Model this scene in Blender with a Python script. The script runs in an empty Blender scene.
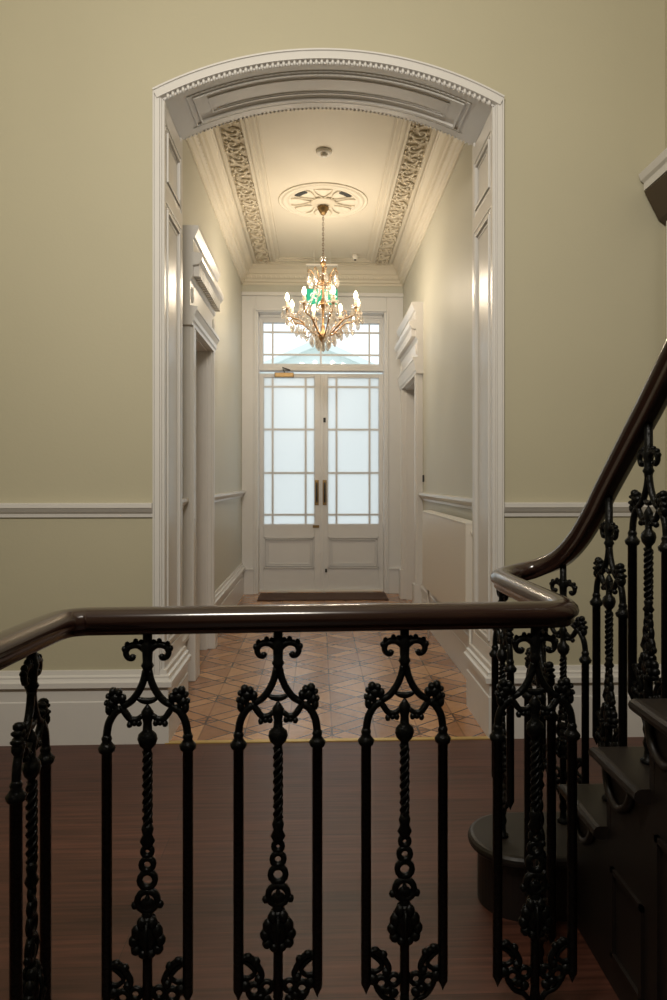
import bpy, math, random
from math import sin, cos, pi, sqrt, radians as R
random.seed(7)
C = bpy.context.scene.collection
S = bpy.context.scene

# ------------------------------------------------------------------ camera, world, lights, exposure
H = 1.2
YAW = R(2.2)
cam = bpy.data.cameras.new('camera'); co = bpy.data.objects.new('camera', cam); C.objects.link(co)
co.location = (0, 0, H); co.rotation_euler = (pi/2, 0, -YAW)
cam.sensor_fit = 'AUTO'; cam.sensor_width = 36; cam.lens = 25.2
cam.shift_x = -0.0115; cam.shift_y = -0.019
cam.clip_start = 0.02; cam.clip_end = 200
S.camera = co
S.view_settings.view_transform = 'Standard'; S.view_settings.look = 'None'
S.view_settings.gamma = 1; S.view_settings.use_curve_mapping = False
S.view_settings.exposure = 0.0
w = bpy.data.worlds.new('sky'); S.world = w; w.use_nodes = True
bg = w.node_tree.nodes['Background']; bg.inputs[0].default_value = (0.90, 0.955, 1.0, 1); bg.inputs[1].default_value = 1.42

def area(name, loc, rot, size, sizey, power, col):
    l = bpy.data.lights.new(name, 'AREA'); l.shape = 'RECTANGLE'; l.size = size; l.size_y = sizey
    l.energy = power; l.color = col
    o = bpy.data.objects.new(name, l); C.objects.link(o); o.location = loc; o.rotation_euler = rot
    return o
area('landing_light', (-0.24, 0.30, 2.95), (R(86), 0, R(2)), 0.6, 0.4, 70, (1.0, 0.93, 0.81))

# ------------------------------------------------------------------ pixel -> world at a given true depth plane Y
def P(px, py, Y):
    l = (px-345)/700; D = Y/(cos(YAW)-l*sin(YAW))
    return D*(l*cos(YAW)+sin(YAW)), H-(py-481)/700*D

# ------------------------------------------------------------------ materials
def mat(name, col, rough=0.5, metal=0.0, var=0.0, vscale=6, bump=0.0, bscale=60, coat=0.0, spec=0.5):
    m = bpy.data.materials.new(name); m.use_nodes = True
    n = m.node_tree.nodes; k = m.node_tree.links; b = n['Principled BSDF']
    b.inputs['Base Color'].default_value = (*col, 1); b.inputs['Roughness'].default_value = rough
    b.inputs['Metallic'].default_value = metal; b.inputs['Coat Weight'].default_value = coat
    b.inputs['Coat Roughness'].default_value = 0.12
    b.inputs['Specular IOR Level'].default_value = spec
    tc = n.new('ShaderNodeTexCoord')
    if var:
        t = n.new('ShaderNodeTexNoise'); t.inputs['Scale'].default_value = vscale; t.inputs['Detail'].default_value = 4
        k.new(tc.outputs['Object'], t.inputs['Vector'])
        mx = n.new('ShaderNodeMix'); mx.data_type = 'RGBA'
        mx.inputs['A'].default_value = (*[c*(1-var) for c in col], 1)
        mx.inputs['B'].default_value = (*[min(1, c*(1+var)) for c in col], 1)
        k.new(t.outputs['Fac'], mx.inputs['Factor']); k.new(mx.outputs['Result'], b.inputs['Base Color'])
    if bump:
        t = n.new('ShaderNodeTexNoise'); t.inputs['Scale'].default_value = bscale; t.inputs['Detail'].default_value = 3
        k.new(tc.outputs['Object'], t.inputs['Vector'])
        bp = n.new('ShaderNodeBump'); bp.inputs['Strength'].default_value = bump; bp.inputs['Distance'].default_value = 0.01
        k.new(t.outputs['Fac'], bp.inputs['Height']); k.new(bp.outputs['Normal'], b.inputs['Normal'])
    return m

M = {}
M['paint'] = mat('sage_wall_paint', (0.465, 0.43, 0.31), 0.62, var=0.05, vscale=1.6, bump=0.05, bscale=90)
M['hallpaint'] = mat('hall_wall_paint', (0.57, 0.56, 0.485), 0.5, var=0.05, vscale=1.3, bump=0.05, bscale=60)
M['white'] = mat('white_gloss_paint', (0.67, 0.65, 0.625), 0.30, var=0.03, vscale=9, bump=0.05, bscale=30)
M['doorwhite'] = mat('door_white_paint', (0.71, 0.705, 0.70), 0.35, var=0.03, vscale=9)
M['cream'] = mat('cream_ceiling_paint', (0.70, 0.65, 0.55), 0.6, var=0.04, vscale=2, bump=0.04, bscale=60)
M['plaster'] = mat('ornate_plaster', (0.64, 0.58, 0.47), 0.6, var=0.1, vscale=30)
M['plasterdeep'] = mat('plaster_ground', (0.50, 0.44, 0.34), 0.7, var=0.15, vscale=30)
M['iron'] = mat('black_cast_iron', (0.0028, 0.0029, 0.0027), 0.36, 0.0, var=0.4, vscale=60, bump=0.3, bscale=120, spec=0.15)
M['mahogany'] = mat('polished_mahogany', (0.026, 0.012, 0.009), 0.2, var=0.35, vscale=7, coat=0.5)
M['stair'] = mat('dark_stained_stair_wood', (0.011, 0.007, 0.0055), 0.46, var=0.35, vscale=9)
M['brass'] = mat('aged_brass', (0.24, 0.16, 0.075), 0.38, 1.0, var=0.2, vscale=30)
M['strip'] = mat('brass_strip', (0.62, 0.44, 0.16), 0.4, 0.6)
M['gold'] = mat('gilt_metal', (0.36, 0.22, 0.11), 0.36, 1.0)
M['oldbronze'] = mat('old_bronze', (0.16, 0.09, 0.05), 0.4, 0.8)
M['darkbrown'] = mat('dark_brown_underside', (0.06, 0.038, 0.02), 0.5, var=.2)
M['candle'] = mat('candle_sleeve', (0.85, 0.72, 0.50), 0.5)
M['dark'] = mat('dark_fitting', (0.02, 0.018, 0.015), 0.5)
M['radiator'] = mat('radiator_enamel', (0.72, 0.67, 0.60), 0.4)
M['plastic'] = mat('white_plastic', (0.75, 0.72, 0.66), 0.4)
M['mat'] = mat('brown_doormat_fibre', (0.09, 0.048, 0.032), 0.9, var=0.3, vscale=90, bump=0.5, bscale=300)
M['render'] = mat('pale_render', (0.9, 0.92, 0.92), 0.8, var=0.04, vscale=2)
M['slate'] = mat('pale_green_roof', (0.84, 0.92, 0.89), 0.7, var=0.06, vscale=5)
M['paving'] = mat('pale_paving', (0.6, 0.6, 0.58), 0.8, var=0.1, vscale=4)
M['signwhite'] = mat('sign_white', (0.9, 0.95, 0.92), 0.4)

def emis(name, col, s):
    m = bpy.data.materials.new(name); m.use_nodes = True; b = m.node_tree.nodes['Principled BSDF']
    b.inputs['Base Color'].default_value = (*col, 1)
    b.inputs['Emission Color'].default_value = (*col, 1); b.inputs['Emission Strength'].default_value = s
    return m
M['bulb'] = emis('candle_bulb_glow', (1.0, 0.80, 0.50), 14)
M['signgreen'] = emis('exit_sign_green', (0.0, 0.30, 0.17), 0.8)
M['signwhite'] = emis('exit_sign_white', (0.75, 0.9, 0.85), 0.5)

def glass(name, tint, gl, rough=0.02, translucent=None):
    m = bpy.data.materials.new(name); m.use_nodes = True; n = m.node_tree.nodes; k = m.node_tree.links
    n.clear(); out = n.new('ShaderNodeOutputMaterial')
    tr = n.new('ShaderNodeBsdfTransparent'); tr.inputs[0].default_value = (*tint, 1)
    g = n.new('ShaderNodeBsdfGlossy'); g.inputs['Roughness'].default_value = rough
    mx = n.new('ShaderNodeMixShader'); mx.inputs[0].default_value = gl
    a = tr
    if translucent:
        t = n.new('ShaderNodeBsdfTranslucent'); t.inputs[0].default_value = (*translucent[:3], 1)
        m2 = n.new('ShaderNodeMixShader'); m2.inputs[0].default_value = translucent[3]
        k.new(tr.outputs[0], m2.inputs[1]); k.new(t.outputs[0], m2.inputs[2]); a = m2
    k.new(a.outputs[0], mx.inputs[1]); k.new(g.outputs[0], mx.inputs[2]); k.new(mx.outputs[0], out.inputs[0])
    return m
M['clear'] = glass('clear_window_glass', (0.97, 0.99, 0.99), 0.015)
M['frost'] = glass('frosted_window_glass', (0.96, 0.99, 1.0), 0.04, 0.3, (0.88, 0.90, 0.89, 1.0))
M['crystal'] = glass('cut_crystal', (0.96, 0.94, 0.90), 0.35, 0.08, (1.0, 0.93, 0.86, 0.22))

def mathn(n, k, op, a, b=None, c=None):
    q = n.new('ShaderNodeMath'); q.operation = op
    for i, v in enumerate((a, b, c)):
        if v is None: continue
        if isinstance(v, (int, float)): q.inputs[i].default_value = v
        else: k.new(v, q.inputs[i])
    return q.outputs[0]

def plank_material():
    m = bpy.data.materials.new('dark_plank_floor'); m.use_nodes = True
    n = m.node_tree.nodes; k = m.node_tree.links; b = n['Principled BSDF']
    tc = n.new('ShaderNodeTexCoord')
    br = n.new('ShaderNodeTexBrick'); br.inputs['Scale'].default_value = 1
    br.inputs['Brick Width'].default_value = 1.35; br.inputs['Row Height'].default_value = 0.125
    br.inputs['Mortar Size'].default_value = 0.0012; br.inputs['Mortar Smooth'].default_value = 0.4
    br.offset = 0.37
    br.inputs['Color1'].default_value = (0.072, 0.026, 0.016, 1); br.inputs['Color2'].default_value = (0.100, 0.037, 0.024, 1)
    br.inputs['Mortar'].default_value = (0.03, 0.012, 0.008, 1)
    k.new(tc.outputs['Object'], br.inputs['Vector'])
    mp = n.new('ShaderNodeMapping'); mp.inputs['Scale'].default_value = (1.2, 28, 1); k.new(tc.outputs['Object'], mp.inputs['Vector'])
    t = n.new('ShaderNodeTexNoise'); t.inputs['Scale'].default_value = 2.2; t.inputs['Detail'].default_value = 6
    k.new(mp.outputs[0], t.inputs['Vector'])
    rp = n.new('ShaderNodeValToRGB'); rp.color_ramp.elements[0].color = (0.5, 0.45, 0.42, 1); rp.color_ramp.elements[1].color = (1.35, 1.3, 1.3, 1)
    rp.color_ramp.elements[0].position = 0.3; rp.color_ramp.elements[1].position = 0.7
    k.new(t.outputs['Fac'], rp.inputs[0])
    mx = n.new('ShaderNodeMix'); mx.data_type = 'RGBA'; mx.blend_type = 'MULTIPLY'; mx.inputs['Factor'].default_value = 1
    k.new(br.outputs['Color'], mx.inputs['A']); k.new(rp.outputs[0], mx.inputs['B']); k.new(mx.outputs['Result'], b.inputs['Base Color'])
    b.inputs['Roughness'].default_value = 0.42
    bp = n.new('ShaderNodeBump'); bp.inputs['Strength'].default_value = 0.15; bp.inputs['Distance'].default_value = 0.004
    k.new(t.outputs['Fac'], bp.inputs['Height']); k.new(bp.outputs[0], b.inputs['Normal'])
    return m
M['planks'] = plank_material()

def parquet_material():
    # marquetry of small triangles: nodes on a staggered grid (0.208 m across, 0.177 m deep)
    m = bpy.data.materials.new('geometric_parquet'); m.use_nodes = True
    n = m.node_tree.nodes; k = m.node_tree.links; b = n['Principled BSDF']
    tc = n.new('ShaderNodeTexCoord'); sp = n.new('ShaderNodeSeparateXYZ'); k.new(tc.outputs['Object'], sp.inputs[0])
    f = lambda op, a, b_=None, c=None: mathn(n, k, op, a, b_, c)
    u = f('DIVIDE', f('SUBTRACT', sp.outputs[0], 0.066), 0.208)
    v = f('DIVIDE', f('SUBTRACT', sp.outputs[1], 3.355), 0.177)
    def line(e, per, off, wd):                     # thin dark line wherever e = off mod per
        q = f('ADD', e, 200*per - off + per/2)
        q = f('ABSOLUTE', f('SUBTRACT', f('MODULO', q, per), per/2))
        return f('LESS_THAN', q, wd)
    A = f('ADD', u, v); B = f('SUBTRACT', u, v)
    fu = f('ABSOLUTE', f('SUBTRACT', f('MODULO', f('ADD', A, 201), 2), 1))      # distance from the node along both diagonals
    fb = f('ABSOLUTE', f('SUBTRACT', f('MODULO', f('ADD', B, 201), 2), 1))
    near = f('MULTIPLY', f('LESS_THAN', fu, .32), f('LESS_THAN', fb, .32))
    lines = [line(A, 2, .3, .038), line(B, 2, .3, .038), line(A, 2, -.3, .038), line(B, 2, -.3, .038),
             f('MULTIPLY', line(v, 1, 0, .03), near), f('MULTIPLY', line(u, 1, 0, .026), near),
             f('MULTIPLY', line(u, 1, 0, .018), .45)]
    tot = lines[0]
    for l in lines[1:]: tot = f('MAXIMUM', tot, l)
    # a tone for each lozenge
    cell = n.new('ShaderNodeCombineXYZ')
    def band(e):
        e2_ = f('ADD', e, 200.3); return f('ADD', f('MULTIPLY', f('FLOOR', f('DIVIDE', e2_, 2)), 2), f('GREATER_THAN', f('MODULO', e2_, 2), .6))
    k.new(band(A), cell.inputs[0]); k.new(band(B), cell.inputs[1]); k.new(f('FLOOR', f('ADD', u, 200)), cell.inputs[2])
    wn = n.new('ShaderNodeTexWhiteNoise'); k.new(cell.outputs[0], wn.inputs['Vector'])
    rp = n.new('ShaderNodeValToRGB'); e = rp.color_ramp.elements
    e[0].color = (0.31, 0.15, 0.07, 1); e[1].color = (0.60, 0.34, 0.17, 1)
    e2 = rp.color_ramp.elements.new(0.5); e2.color = (0.46, 0.24, 0.115, 1)
    k.new(wn.outputs['Value'], rp.inputs[0])
    t = n.new('ShaderNodeTexNoise'); t.inputs['Scale'].default_value = 25; t.inputs['Detail'].default_value = 5; k.new(tc.outputs['Object'], t.inputs['Vector'])
    r2 = n.new('ShaderNodeValToRGB'); r2.color_ramp.elements[0].color = (0.75, 0.72, 0.7, 1); r2.color_ramp.elements[1].color = (1.2, 1.2, 1.2, 1)
    k.new(t.outputs['Fac'], r2.inputs[0])
    mx = n.new('ShaderNodeMix'); mx.data_type = 'RGBA'; mx.blend_type = 'MULTIPLY'; mx.inputs['Factor'].default_value = 1
    k.new(rp.outputs[0], mx.inputs['A']); k.new(r2.outputs[0], mx.inputs['B'])
    m2 = n.new('ShaderNodeMix'); m2.data_type = 'RGBA'; k.new(f('MULTIPLY', tot, 0.82), m2.inputs['Factor'])
    k.new(mx.outputs['Result'], m2.inputs['A']); m2.inputs['B'].default_value = (0.05, 0.02, 0.012, 1)
    k.new(m2.outputs['Result'], b.inputs['Base Color'])
    b.inputs['Roughness'].default_value = 0.27; b.inputs['Coat Weight'].default_value = 0.35; b.inputs['Coat Roughness'].default_value = 0.2
    return m
M['parquet'] = parquet_material()

# ------------------------------------------------------------------ mesh builder
class MB:
    def __init__(s): s.v = []; s.f = []; s.sm = []
    def add(s, vs, fs, smooth=False):
        o = len(s.v); s.v += [tuple(p) for p in vs]; s.f += [tuple(i+o for i in q) for q in fs]; s.sm += [smooth]*len(fs); return s
    def box(s, x0, x1, y0, y1, z0, z1):
        vs = [(x, y, z) for x in (x0, x1) for y in (y0, y1) for z in (z0, z1)]
        return s.add(vs, [(0,1,3,2),(4,6,7,5),(0,4,5,1),(2,3,7,6),(0,2,6,4),(1,5,7,3)])
    def prism(s, prof, axis, a, b, smooth=False):
        # prof: list of (p,q); axis 'y': (x,z) extruded in y; 'x': (y,z) in x; 'z': (x,y) in z
        def pt(p, q, t): return {'y': (p, t, q), 'x': (t, p, q), 'z': (p, q, t)}[axis]
        n = len(prof); vs = [pt(p, q, a) for p, q in prof]+[pt(p, q, b) for p, q in prof]
        fs = [(i, (i+1) % n, n+(i+1) % n, n+i) for i in range(n)]+[tuple(range(n))[::-1], tuple(range(n, 2*n))]
        return s.add(vs, fs, smooth)
    def tube(s, pts, r, seg=8, closed=False, sx=1.0, caps=True):
        from mathutils import Vector as V
        pts = [V(p) for p in pts]; n = len(pts)
        rr = r if isinstance(r, (list, tuple)) else [r]*n
        vs = []; ref = None
        for i, p in enumerate(pts):
            if closed: t = pts[(i+1) % n]-pts[i-1]
            else: t = pts[min(i+1, n-1)]-pts[max(i-1, 0)]
            if t.length < 1e-9: t = V((0, 0, 1))
            t.normalize()
            if ref is None:
                ref = V((0, 1, 0)) if abs(t.y) < 0.9 else V((1, 0, 0))
            a = (ref-t*ref.dot(t)).normalized(); ref = a; b = t.cross(a)
            for j in range(seg):
                g = 2*pi*j/seg; vs.append(p+a*(cos(g)*rr[i]*sx)+b*(sin(g)*rr[i]))
        fs = []
        for i in range(n if closed else n-1):
            for j in range(seg):
                a0 = i*seg+j; a1 = i*seg+(j+1) % seg; i2 = (i+1) % n
                fs.append((a0, a1, i2*seg+(j+1) % seg, i2*seg+j))
        s.add(vs, fs, True)
        if not closed and caps:
            o = len(s.v)-n*seg
            s.f += [tuple(o+j for j in range(seg))[::-1], tuple(o+(n-1)*seg+j for j in range(seg))]; s.sm += [False, False]
        return s
    def lathe(s, prof, cx=0, cy=0, seg=16, sx=1.0, sy=1.0, smooth=True):
        vs = [(cx+cos(2*pi*j/seg)*r*sx, cy+sin(2*pi*j/seg)*r*sy, z) for r, z in prof for j in range(seg)]
        fs = [(i*seg+j, i*seg+(j+1) % seg, (i+1)*seg+(j+1) % seg, (i+1)*seg+j) for i in range(len(prof)-1) for j in range(seg)]
        s.add(vs, fs, smooth)
        o = len(s.v)-len(vs)
        if prof[0][0] > 1e-6: s.f.append(tuple(o+j for j in range(seg))[::-1]); s.sm.append(False)
        if prof[-1][0] > 1e-6: s.f.append(tuple(o+(len(prof)-1)*seg+j for j in range(seg))); s.sm.append(False)
        return s
    def blob(s, c, rx, ry, rz, seg=8, rings=5):
        prof = [(max(1e-4, sin(pi*i/rings)), -cos(pi*i/rings)) for i in range(rings+1)]
        vs = [(c[0]+cos(2*pi*j/seg)*r*rx, c[1]+sin(2*pi*j/seg)*r*ry, c[2]+z*rz) for r, z in prof for j in range(seg)]
        fs = [(i*seg+j, i*seg+(j+1) % seg, (i+1)*seg+(j+1) % seg, (i+1)*seg+j) for i in range(rings) for j in range(seg)]
        return s.add(vs, fs, True)
    def ring(s, c, Rr, r, plane='xz', n=14, seg=6, sx=1.0):
        pts = []
        for i in range(n):
            a = 2*pi*i/n; p, q = Rr*cos(a), Rr*sin(a)
            pts.append((c[0]+p, c[1], c[2]+q) if plane == 'xz' else (c[0]+p, c[1]+q, c[2]))
        return s.tube(pts, r, seg, closed=True)
    def build(s, name, m, parent=None, bevel=0, loc=None):
        me = bpy.data.meshes.new(name); me.from_pydata(s.v, [], s.f); me.update()
        import bmesh
        bm = bmesh.new(); bm.from_mesh(me); bmesh.ops.recalc_face_normals(bm, faces=bm.faces); bm.to_mesh(me); bm.free()
        for p, q in zip(me.polygons, s.sm): p.use_smooth = q
        me.materials.append(m)
        o = bpy.data.objects.new(name, me); C.objects.link(o)
        if parent: o.parent = parent
        if loc: o.location = loc
        if bevel:
            md = o.modifiers.new('bevel', 'BEVEL'); md.width = bevel; md.segments = 2; md.limit_method = 'ANGLE'; md.angle_limit = R(40)
        return o
def cr(pts, n=6, closed=False):
    # smooth curve through points (Catmull-Rom)
    N = len(pts); out = []
    d = len(pts[0])
    rng = range(N if closed else N-1)
    for i in rng:
        p = [pts[(i-1) % N] if closed or i > 0 else pts[0], pts[i], pts[(i+1) % N], pts[(i+2) % N] if closed or i+2 < N else pts[-1]]
        for j in range(n):
            t = j/n
            out.append(tuple(0.5*((2*p[1][k])+(-p[0][k]+p[2][k])*t+(2*p[0][k]-5*p[1][k]+4*p[2][k]-p[3][k])*t*t+(-p[0][k]+3*p[1][k]-3*p[2][k]+p[3][k])*t**3) for k in range(d)))
    if not closed: out.append(tuple(pts[-1]))
    return out
def thing(name, label, cat, loc=(0, 0, 0), rz=0, group=None, kind=None):
    o = bpy.data.objects.new(name, None); C.objects.link(o); o.location = loc; o.rotation_euler = (0, 0, rz); o.empty_display_size = 0.1
    if label: o['label'] = label
    if cat: o['category'] = cat
    if group: o['group'] = group
    if kind: o['kind'] = kind
    return o
def tag(o, label, cat, group=None):
    o['label'] = label; o['category'] = cat
    if group: o['group'] = group
    return o
def struct(o, label=None, cat=None):
    o['kind'] = 'structure'
    if label: o['label'] = label
    if cat: o['category'] = cat
    return o

# ------------------------------------------------------------------ setting: dimensions
YW = 3.25      # face of the arch wall
YH = 3.68      # hall side of the arch wall
XL, XR = -0.718, 0.828          # jambs
HL, HR = -0.81, 0.91            # hall side walls
HC = 0.05                       # middle of hall
YB = 7.48                       # end wall of the hall
ZC = 3.49                       # hall ceiling
RL, RR_, RB, RZ = -1.75, 1.64, -1.6, 4.5   # stair hall
AC = (XL+XR)/2; AHW = (XR-XL)/2; AR = 1.69; AZ = 1.456   # arch: centre x, half width, radius, centre z

struct(MB().box(RL, RR_, RB, YW-0.02, -0.1, 0).build('floor', M['planks']), 'dark reddish brown plank floor of the stair hall', 'floor')
struct(MB().box(-1.2, 1.3, YW-0.004, 7.75, -0.1, 0).build('floor', M['parquet']), 'warm brown parquet floor with dark geometric lines in the hall', 'floor')
struct(MB().box(XL+0.02, XR-0.02, YW-0.028, YW+0.002, -0.02, 0.004).build('trim_1', M['strip']), 'thin brass strip between plank floor and parquet', 'trim')
struct(MB().box(RL, RR_, RB, YW, RZ, RZ+0.1).build('ceiling', M['cream']))
struct(MB().box(RL-0.1, RL, RB, YW+.2, 0, RZ).build('wall_left', M['paint']))
struct(MB().box(RR_, RR_+0.1, RB, YW+.2, 0, RZ).build('wall_right', M['paint']))
struct(MB().box(RL, RR_, RB-0.1, RB, 0, RZ).build('wall_back', M['paint']))

def arch_pts(rad, n=36, hw=None):
    hw = AHW if hw is None else hw
    a = math.asin(hw/rad)
    return [(AC+rad*sin(-a+2*a*i/n), AZ+rad*cos(-a+2*a*i/n)) for i in range(n+1)]
ap = arch_pts(AR)
wa = MB()
wa.box(RL, XL, YW, YH, 0, RZ); wa.box(XR, RR_, YW, YH, 0, RZ)
for (x0, z0), (x1, z1) in zip(ap, ap[1:]):
    vs = [(x0, YW, z0), (x1, YW, z1), (x1, YW, RZ), (x0, YW, RZ), (x0, YH, z0+.024), (x1, YH, z1+.024), (x1, YH, RZ), (x0, YH, RZ)]
    wa.add(vs, [(0, 1, 2, 3), (4, 7, 6, 5), (0, 4, 5, 1), (3, 2, 6, 7)])
struct(wa.build('wall_front', M['paint']), 'sage green wall pierced by the wide segmental arch', 'wall')

# jamb linings and soffit (white painted), with raised panel mouldings
def strip_y(mb, x0, x1, y0, y1, z0, z1): mb.box(x0, x1, y0, y1, z0, z1)
def reveal(side):
    x = XL if side < 0 else XR; d = -side            # d points into the opening
    mb = MB()
    def bx(t0, t1, y0, y1, z0, z1):
        a, b = x+d*t0, x+d*t1; mb.box(min(a, b), max(a, b), y0, y1, z0, z1)
    ztop = AZ+sqrt(AR*AR-AHW*AHW)
    bx(-.002, .004, YW-.0, YH+.0, 0.2, ztop+.024)
    # stiles: raised borders, panels sunk between them
    for y0, y1 in ((YW, YW+.035), (YH-.04, YH)): bx(.004, .012, y0, y1, .3, ztop+.02 if y1 > YW+.1 else ztop)
    for z0, z1 in ((.33, .41), (2.50, 2.58), (2.86, ztop-.01)): bx(.004, .012, YW+.035, YH-.04, z0, z1)
    for z0, z1 in ((.41, 2.50), (2.58, 2.86)):
        for k, (g, t) in enumerate(((0, .010), (.020, .016), (.046, .008))):   # nested mouldings round each panel
            w = .014 if k < 2 else .008
            ya, yb, za, zb = YW+.035+g+.012, YH-.04-g-.012, z0+g+.004, z1-g-.004
            bx(.004, t, ya, ya+w, za, zb); bx(.004, t, yb-w, yb, za, zb)
            bx(.004, t, ya+w, yb-w, za, za+w); bx(.004, t, ya+w, yb-w, zb-w, zb)
    return mb.build('trim_2' if side < 0 else 'trim_3', M['white'], bevel=.003)
struct(reveal(-1), 'white panelled lining on the left side of the arch', 'trim'); struct(reveal(1), 'white panelled lining on the right side of the arch', 'trim')

def arc_strip(mb, r0, r1, y0, y1, a0=None, a1=None, n=48):
    amax = math.asin(AHW/AR)
    a0 = -amax if a0 is None else a0; a1 = amax if a1 is None else a1
    vs = []; fs = []
    for i in range(n+1):
        a = a0+(a1-a0)*i/n
        for r, y in ((r0, y0), (r1, y0), (r1, y1), (r0, y1)):
            q = r+.024*max(0, y-YW)/.43; vs.append((AC+r*sin(a), y, AZ+r*cos(a)+q-r))
    for i in range(n):
        for j in range(4): fs.append((i*4+j, i*4+(j+1) % 4, i*4+4+(j+1) % 4, i*4+4+j))
    fs += [(0, 1, 2, 3), (n*4+3, n*4+2, n*4+1, n*4)]
    mb.add(vs, fs)
amax = math.asin(AHW/AR)
so = MB()
arc_strip(so, AR-.006, AR+.003, YW, YH)
arc_strip(so, AR-.010, AR-.006, YW, YW+.05); arc_strip(so, AR-.010, AR-.006, YH-.06, YH)
for s in (-1, 1):
    a0, a1 = sorted((s*(amax-.001), s*(amax-.05))); arc_strip(so, AR-.010, AR-.006, YW+.05, YH-.06, a0, a1, 4)
for g, t in ((.0, .013), (.022, .018), (.075, .012), (.088, .009)):
    wd = .010; aa = amax-.062-g/AR*1.3; ya, yb = YW+.062+g, YH-.072-g
    arc_strip(so, AR-t, AR-.006, ya, ya+wd, -aa, aa); arc_strip(so, AR-t, AR-.006, yb-wd, yb, -aa, aa)
    for s in (-1, 1):
        a0, a1 = sorted((s*(aa-.0005), s*(aa-wd/AR))); arc_strip(so, AR-t+.0004, AR-.006, ya+.0005, yb-.0005, a0, a1, 2)
struct(so.build('trim_4', M['white']), 'white panelled underside of the arch', 'trim')
# casing round the front of the arch
ca = MB()
zs = AZ+sqrt(AR*AR-AHW*AHW)
for s, x in ((-1, XL), (1, XR)):
    for t0, t1, pr in ((0, .007, .012), (.007, .030, .02), (.030, .037, .028)):
        a, b = sorted((x+s*t0, x+s*t1)); ca.box(a, b, YW-pr, YW+.001, .30, zs+.02+t1*.35)
amx2 = math.asin((AHW+.037)/(AR+.04))
arc_strip(ca, AR-.001, AR+.034, YW-.030, YW+.001, -amx2, amx2); arc_strip(ca, AR+.034, AR+.042, YW-.038, YW+.001, -amx2, amx2)
struct(ca.build('trim_5', M['white'], bevel=.002), 'white casing round the front of the arch', 'trim')
bd = MB()
nb = 62
for i in range(nb):                                   # row of little beads under the front lip
    a = -amax+.01+(2*amax-.02)*(i+.5)/nb
    r = AR-.011; bd.blob((AC+r*sin(a), YW-.014, AZ+r*cos(a)), .0088, .012, .012, 8, 5)
for i in range(74):                                   # and a finer one on the hall side
    a = -amax+.01+(2*amax-.02)*(i+.5)/74
    r = AR-.008; bd.blob((AC+r*sin(a), YH+.004, AZ+.024+r*cos(a)), .007, .008, .008, 6, 4)
struct(bd.build('trim_6', M['white']), 'row of white beads along the edge of the arch', 'trim')

# skirtings and chair rails: profiles (distance from wall, z)
SK = [(0, 0), (.024, 0), (.024, .192), (.019, .197), (.019, .255), (.040, .262), (.040, .285), (.030, .292), (.026, .30), (.026, .308), (.015, .315), (.012, .333), (0, .335)]
CRP = [(0, 1.034), (.010, 1.034), (.012, 1.05), (.022, 1.058), (.036, 1.075), (.040, 1.078), (.040, 1.096), (.030, 1.100), (0, 1.100)]
def run_y(prof, xw, d, y0, y1, name, label, cat='trim', m='white'):
    mb = MB(); mb.prism([(xw+d*p, z) for p, z in prof], 'y', y0, y1)
    return struct(mb.build(name, M[m]), label, cat)
def run_x(prof, yw, x0, x1, name, label, m='white'):
    mb = MB(); mb.prism([(yw-p, z) for p, z in prof], 'x', x0, x1)
    return struct(mb.build(name, M[m]), label, 'trim')
def skirt_corner(side):      # front run plus the return into the opening, mitred
    mb = MB(); s = side; xj = XL if s < 0 else XR
    n = len(SK); far = RL if s < 0 else RR_
    vs = [(far, YW-p, z) for p, z in SK]+[(xj-s*(p+.012), YW-p, z) for p, z in SK]+[(xj-s*(p+.012), YH+.03, z) for p, z in SK]
    fs = []
    for k in range(2):
        for i in range(n): fs.append((k*n+i, k*n+(i+1) % n, (k+1)*n+(i+1) % n, (k+1)*n+i))
    fs.append(tuple(range(2*n, 3*n))); mb.add(vs, fs)
    return mb.build('baseboard_left' if s < 0 else 'baseboard_right', M['white'])
struct(skirt_corner(-1), 'tall white skirting turning into the arch on the left', 'skirting')
struct(skirt_corner(1), 'tall white skirting turning into the arch on the right', 'skirting')
run_x(CRP, YW, RL, XL-.038, 'trim_7', 'white chair rail left of the arch')
run_x(CRP, YW, XR+.038, RR_, 'trim_8', 'white chair rail right of the arch')

# ------------------------------------------------------------------ hall walls
LD = (4.36, 5.03); RD = (6.18, 7.07); DT = 2.14        # doorways in the side walls
def side_wall(xw, d, op, name):
    mb = MB(); a, b = sorted((xw, xw-d*.28))
    mb.box(a, b, YH, op[0], 0, ZC+.05); mb.box(a, b, op[1], YB+.3, 0, ZC+.05); mb.box(a, b, op[0], op[1], DT, ZC+.05)
    return struct(mb.build(name, M['hallpaint']))
side_wall(HL, 1, LD, 'wall_hall_left'); side_wall(HR, -1, RD, 'wall_hall_right')
run_y(SK, HL, 1, YH, 4.22, 'baseboard_hall_left', 'white skirting before the left doorway')
run_y(SK, HL, 1, 5.16, YB, 'baseboard_hall_left', 'white skirting beyond the left doorway')
run_y([(p*.6, z) for p, z in SK], HR, -1, YH, 6.05, 'baseboard_hall_right', 'white skirting along the right hall wall')
run_y([(p*.6, z) for p, z in SK], HR, -1, 7.2, YB, 'baseboard_hall_right', 'white skirting beyond the right doorway')
run_y(CRP, HL, 1, YH, 4.21, 'trim_9', 'white chair rail before the left doorway')
run_y(CRP, HL, 1, 5.17, YB, 'trim_9', 'white chair rail beyond the left doorway')
run_y(CRP, HR, -1, YH, 6.04, 'trim_10', 'white chair rail on the right hall wall')

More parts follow.
